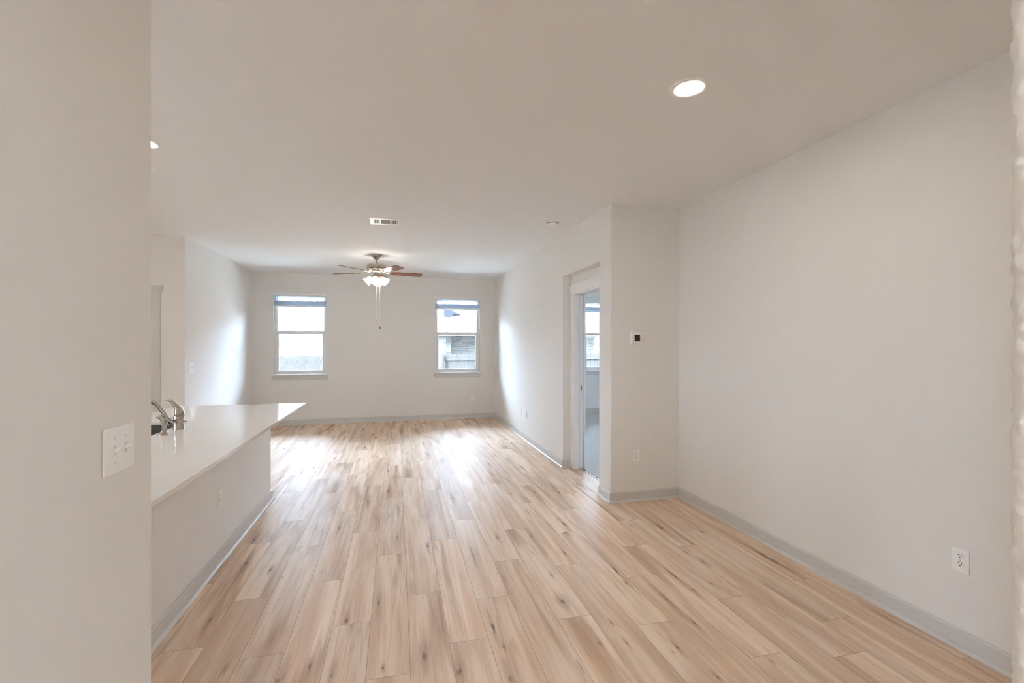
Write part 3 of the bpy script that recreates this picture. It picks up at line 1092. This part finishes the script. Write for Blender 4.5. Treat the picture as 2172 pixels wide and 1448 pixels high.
sd = thing('smoke_detector', 'round white smoke detector on the ceiling', 'smoke detector', (1.595, 4.640, C))
bm = B()
lathe(bm, [(0.076, 0.0), (0.076, -0.006), (0.070, -0.010), (0.058, -0.010)], 40, cap=False)
obj('mounting_base', bm, M['plastic'], sd, smooth=True)
bm = B()
lathe(bm, [(0.063, -0.009), (0.063, -0.014), (0.061, -0.016), (0.061, -0.024), (0.054, -0.036), (0.040, -0.041), (0.0, -0.042)], 40, cap=False)
sb = obj('detector_body', bm, M['plastic'], sd, smooth=True)
bm = B()
lathe(bm, [(0.0625, -0.0150), (0.0628, -0.0180), (0.0625, -0.0210)], 40, cap=False)
obj('smoke_slot', bm, M['slot'], sb)

vt = thing('air_vent', 'white three-way ceiling air vent in front of the fan', 'air vent', (-0.113, 5.043, C))
bm = B()
hx, hy = 0.155, 0.128
ops = [(-hx + 0.042, -hx + 0.098), (-hx + 0.114, -hx + 0.204), (-hx + 0.218, -hx + 0.276)]
oy = 0.072
x = -hx
for a, b in ops:
    box(bm, x, a, -hy, hy, -0.008, 0.0)
    box(bm, a, b, -hy, -oy, -0.008, 0.0)
    box(bm, a, b, oy, hy, -0.008, 0.0)
    x = b
box(bm, x, hx, -hy, hy, -0.008, 0.0)
obj('vent_frame', bm, M['plastic'], vt)
bm = B()
for a, b in ops:
    box(bm, a, b, -oy, oy, -0.0012, -0.0002)
obj('duct_opening', bm, M['slot'], vt)
def louvers(a, b, along_x, n, ang):
    bm = B()
    for k in range(n):
        vs0 = len(bm.verts)
        if along_x:
            yy = -oy + (k + 0.5) * 2 * oy / n
            vs = box(bm, a, b, yy - 0.0030, yy + 0.0030, -0.0055, -0.0045)
            bmesh.ops.rotate(bm, verts=vs, cent=(0, yy, -0.005), matrix=Matrix.Rotation(math.radians(ang), 3, 'X'))
        else:
            xx = a + (k + 0.5) * (b - a) / n
            vs = box(bm, xx - 0.0026, xx + 0.0026, -oy, oy, -0.0055, -0.0045)
            bmesh.ops.rotate(bm, verts=vs, cent=(xx, 0, -0.005), matrix=Matrix.Rotation(math.radians(ang), 3, 'Y'))
    return bm
obj('louvers', louvers(*ops[0], False, 6, -28), M['plastic'], vt)
obj('louvers', louvers(*ops[1], True, 16, 25), M['plastic'], vt)
obj('louvers', louvers(*ops[2], False, 6, 40), M['plastic'], vt)

# ------------------------------------------------------------------ ceiling fan
FX, FY = -0.280, 6.990
fan = thing('ceiling_fan', 'brushed nickel ceiling fan with five walnut blades and a lit four-shade lamp', 'ceiling fan', (FX, FY, C))
bm = B()
lathe(bm, [(0.064, 0.0), (0.064, -0.012), (0.058, -0.020), (0.040, -0.048), (0.034, -0.066), (0.0, -0.068)], 36, cap=False)
obj('canopy', bm, M['nickel'], fan, smooth=True)
bm = B()
lathe(bm, [(0.0135, -0.066), (0.0135, -0.120)], 20)
obj('downrod', bm, M['nickel'], fan, smooth=True)
bm = B()
lathe(bm, [(0.020, -0.108), (0.024, -0.114), (0.024, -0.128), (0.018, -0.134)], 20)
obj('rod_collar', bm, M['black'], fan, smooth=True)
bm = B()
lathe(bm, [(0.02, -0.130), (0.110, -0.134), (0.132, -0.142), (0.136, -0.152), (0.136, -0.196), (0.128, -0.208), (0.085, -0.216), (0.080, -0.228), (0.0, -0.230)], 44, cap=False)
obj('motor_housing', bm, M['nickel'], fan, smooth=True)
BZ = -0.248
for k in range(5):
    ang = math.radians(26 + 72 * k) - YAW
    bm = B()
    L0, L1 = 0.195, 0.665
    n = 28
    outl = []
    for i in range(n + 1):
        t = i / n
        x = L0 + (L1 - L0) * t
        w = 0.052 + 0.016 * math.sin(min(1, t * 1.4) * R90)
        if t > 0.93:
            w *= math.sqrt(max(0.0, 1 - ((t - 0.93) / 0.07) ** 2 * 0.45))
        outl.append((x, w))
    top, bot = [], []
    for x, w in outl:
        top.append((bm.verts.new((x, -w, 0.003)), bm.verts.new((x, w, 0.003))))
        bot.append((bm.verts.new((x, -w, -0.003)), bm.verts.new((x, w, -0.003))))
    for i in range(n):
        bm.faces.new((top[i][0], top[i + 1][0], top[i + 1][1], top[i][1]))
        bm.faces.new((bot[i][0], bot[i][1], bot[i + 1][1], bot[i + 1][0]))
        bm.faces.new((top[i][0], bot[i][0], bot[i + 1][0], top[i + 1][0]))
        bm.faces.new((top[i][1], top[i + 1][1], bot[i + 1][1], bot[i][1]))
    bm.faces.new((top[0][0], top[0][1], bot[0][1], bot[0][0]))
    bm.faces.new((top[n][1], top[n][0], bot[n][0], bot[n][1]))
    pitch = Matrix.Rotation(math.radians(-12), 3, 'X')
    bmesh.ops.rotate(bm, verts=bm.verts, matrix=pitch)
    blade = obj('fan_blade', bm, M['blade'], fan)
    blade.location = (0, 0, BZ)
    blade.rotation_euler = (0, 0, ang)
    bm = B()                                     # blade iron: a forked bracket from the hub to the blade
    tube(bm, [(0.075, 0, 0.022), (0.11, 0, 0.012), (0.15, 0, 0.000), (0.20, 0, -0.004)], [0.011, 0.009, 0.009, 0.010], 10)
    for s in (-1, 1):
        tube(bm, [(0.16, 0, 0.0), (0.20, 0.020 * s, -0.006), (0.265, 0.030 * s, -0.006 - 0.007 * s)], [0.008, 0.0065, 0.0065], 8)
    obj('blade_iron', bm, M['nickel'], blade, smooth=True)
bm = B()
lathe(bm, [(0.060, -0.226), (0.062, -0.232), (0.046, -0.250), (0.046, -0.275), (0.056, -0.300), (0.052, -0.322), (0.030, -0.336), (0.0, -0.340)], 36, cap=False)
lk = obj('light_fitter', bm, M['nickel'], fan, smooth=True)
for k in range(4):
    ang = math.radians(270 + 90 * k + 6) - YAW
    d = Vector((math.cos(ang), math.sin(ang), 0))
    ax = (d * 0.76 + Vector((0, 0, -0.65))).normalized()
    base = Vector((0, 0, -0.312)) + d * 0.050
    bm = B()
    tube(bm, [base - d * 0.012, base + ax * 0.018, base + ax * 0.032], [0.012, 0.018, 0.023], 16)
    obj('lamp_holder', bm, M['nickel'], lk, smooth=True)
    bm = B()
    s0 = base + ax * 0.026
    prof = [(0.022, 0.0), (0.030, 0.012), (0.040, 0.034), (0.047, 0.062), (0.055, 0.086), (0.060, 0.100), (0.0575, 0.100), (0.051, 0.084), (0.042, 0.060), (0.034, 0.032), (0.018, 0.006)]
    lathe(bm, prof, 28, cap=False)
    bmesh.ops.transform(bm, verts=bm.verts, matrix=ax.to_track_quat('Z', 'Y').to_matrix().to_4x4())
    bmesh.ops.translate(bm, verts=bm.verts, vec=s0)
    sh = obj('lamp_shade', bm, M['fan_shade'], fan, smooth=True)
    bm = B()
    lathe(bm, [(0.0, 0.085), (0.018, 0.078), (0.026, 0.058), (0.022, 0.036), (0.013, 0.016), (0.0, 0.012)], 16, cap=False)
    bmesh.ops.transform(bm, verts=bm.verts, matrix=ax.to_track_quat('Z', 'Y').to_matrix().to_4x4())
    bmesh.ops.translate(bm, verts=bm.verts, vec=s0)
    obj('bulb', bm, M['fan_shade'], sh, smooth=True)
cr, sr = math.cos(YAW), math.sin(YAW)
for dx, zend, bob in ((0.0, -0.935, False), (0.050, -1.030, True)):
    px, py = dx * cr, -dx * sr
    bm = B()
    tube(bm, [(px, py, -0.330), (px, py, zend)], 0.0030, 8)
    ch = obj('pull_chain', bm, M['chain'], fan, smooth=True)
    bm = B()
    lathe(bm, [(0.0, 0.0), (0.0045, -0.004), (0.0060, -0.020), (0.0040, -0.032), (0.0, -0.034)] if bob else
          [(0.0, 0.0), (0.0030, -0.003), (0.0030, -0.010), (0.0, -0.013)], 12, (px, py, zend), cap=False)
    obj('chain_fob', bm, M['black'] if bob else M['nickel'], ch, smooth=True)

# ------------------------------------------------------------------ outside: lawn, fence, neighbours' houses
GZ = -0.72
struct('ground', walls([(-60, 60, YO, 90, GZ - 0.2, GZ), (-60, 60, -60, YO, GZ - 0.2, -0.25)]), M['grass'], 'lawn outside the windows', 'lawn')

YF = 16.0
def fence(name, label, x0, x1, top, rails_front):
    f = thing(name, label, 'fence', (x0, YF, GZ))
    bm = B()
    x, rnd = x0, random.Random(int(x0 * 10) + 99)
    while x < x1 - 0.01:
        w = min(0.138, x1 - x)
        box(bm, x, x + w - 0.006, YF, YF + 0.018, GZ + 0.03, top + rnd.uniform(-0.012, 0.012))
        x += w
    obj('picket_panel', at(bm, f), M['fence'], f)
    ys = (YF - 0.045, YF) if rails_front else (YF + 0.018, YF + 0.06)
    for z in (top - 0.24, top - 0.95, GZ + 0.25):
        bm = B()
        box(bm, x0, x1, *ys, z, z + 0.085)
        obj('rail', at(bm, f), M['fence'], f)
    x = x0 + (0.05 if rails_front else 1.2)
    while x < x1:
        bm = B()
        box(bm, x - 0.05, x + 0.05, YF - 0.14 if rails_front else YF + 0.06, YF - 0.045 if rails_front else YF + 0.15, GZ, top - 0.03)
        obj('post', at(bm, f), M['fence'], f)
        x += 2.4
    return f
fence('garden_fence', 'plain picket fence seen through the left window', -13.0, 0.6, 1.10, False)
fence('garden_fence', 'picket fence with rails and a post, seen through the right window', 1.46, 14.0, 1.15, True)

def roof_slab(bm, x0, x1, ya, za, yb, zb, t=0.18):
    """a sloping slab from (ya, za) up to (yb, zb)"""
    vs = [bm.verts.new(p) for p in ((x0, ya, za), (x1, ya, za), (x1, yb, zb), (x0, yb, zb),
                                    (x0, ya, za + t), (x1, ya, za + t), (x1, yb, zb + t), (x0, yb, zb + t))]
    for q in ((3, 2, 1, 0), (4, 5, 6, 7), (0, 1, 5, 4), (1, 2, 6, 5), (2, 3, 7, 6), (3, 0, 4, 7)):
        bm.faces.new([vs[i] for i in q])

h1 = thing('neighbour_house', 'pale sunlit brick house behind the fence in the left window', 'house', (-7, 20, GZ))
bm = B()
box(bm, -14.0, -1.6, 20.0, 28.0, GZ, 2.12)
obj('brick_wall', at(bm, h1), M['brick'], h1)
bm = B()
box(bm, -14.4, -1.2, 19.86, 19.90, 2.02, 2.22)
box(bm, -14.4, -1.2, 19.90, 20.0, 2.08, 2.12)
obj('fascia', at(bm, h1), M['siding'], h1)
bm = B()
roof_slab(bm, -14.4, -1.2, 19.82, 2.20, 24.2, 4.9)
roof_slab(bm, -14.4, -1.2, 28.9, 2.20, 24.2, 4.9)
obj('roof', at(bm, h1), M['shingle'], h1)

M['gable_shade'] = mat('gable_shade_paint', (0.009, 0.010, 0.013), 0.8, spec=0.1, var=(6, 0.1))  # near-black so the sunlit gable looks shaded
h2 = thing('neighbour_house', 'house with a shaded brick patio behind the fence in the right window', 'house', (7, 20, GZ))
bm = B()
box(bm, 0.2, 2.06, 20.0, 29.0, GZ, 2.05)
obj('brick_wall', at(bm, h2), M['brick'], h2)
bm = B()
box(bm, 2.06, 12.0, 22.6, 29.0, GZ, 2.05)
box(bm, 2.06, 2.34, 20.6, 22.6, GZ, 2.05)
obj('patio_wall', at(bm, h2), M['brick_shade_lift'], h2)
bm = B()
box(bm, -0.1, 12.4, 19.55, 19.60, 1.96, 2.18)
box(bm, -0.1, 12.4, 19.60, 19.75, 1.84, 2.10)
box(bm, -0.1, 12.4, 19.60, 22.6, 2.05, 2.10)
obj('fascia', at(bm, h2), M['siding'], h2)
bm = B()
roof_slab(bm, -0.1, 12.4, 19.5, 2.16, 24.5, 5.0)
roof_slab(bm, -0.1, 12.4, 29.5, 2.16, 24.5, 5.0)
obj('roof', at(bm, h2), M['shingle'], h2)
for x in (5.6, 9.0):
    bm = B()
    box(bm, x - 0.15, x + 0.15, 19.62, 19.92, GZ, 1.90)
    obj('patio_post', at(bm, h2), M['siding'], h2)

# gable on the right-hand house's roof, its shade painted as near-black colour
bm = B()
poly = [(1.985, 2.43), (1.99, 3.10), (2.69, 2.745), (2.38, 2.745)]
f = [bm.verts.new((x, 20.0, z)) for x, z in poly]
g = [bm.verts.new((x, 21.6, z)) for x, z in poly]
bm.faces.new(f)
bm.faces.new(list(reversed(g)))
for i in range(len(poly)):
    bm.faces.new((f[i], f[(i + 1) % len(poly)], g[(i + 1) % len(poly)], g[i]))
obj('shaded_gable', at(bm, h2), M['gable_shade'], h2)
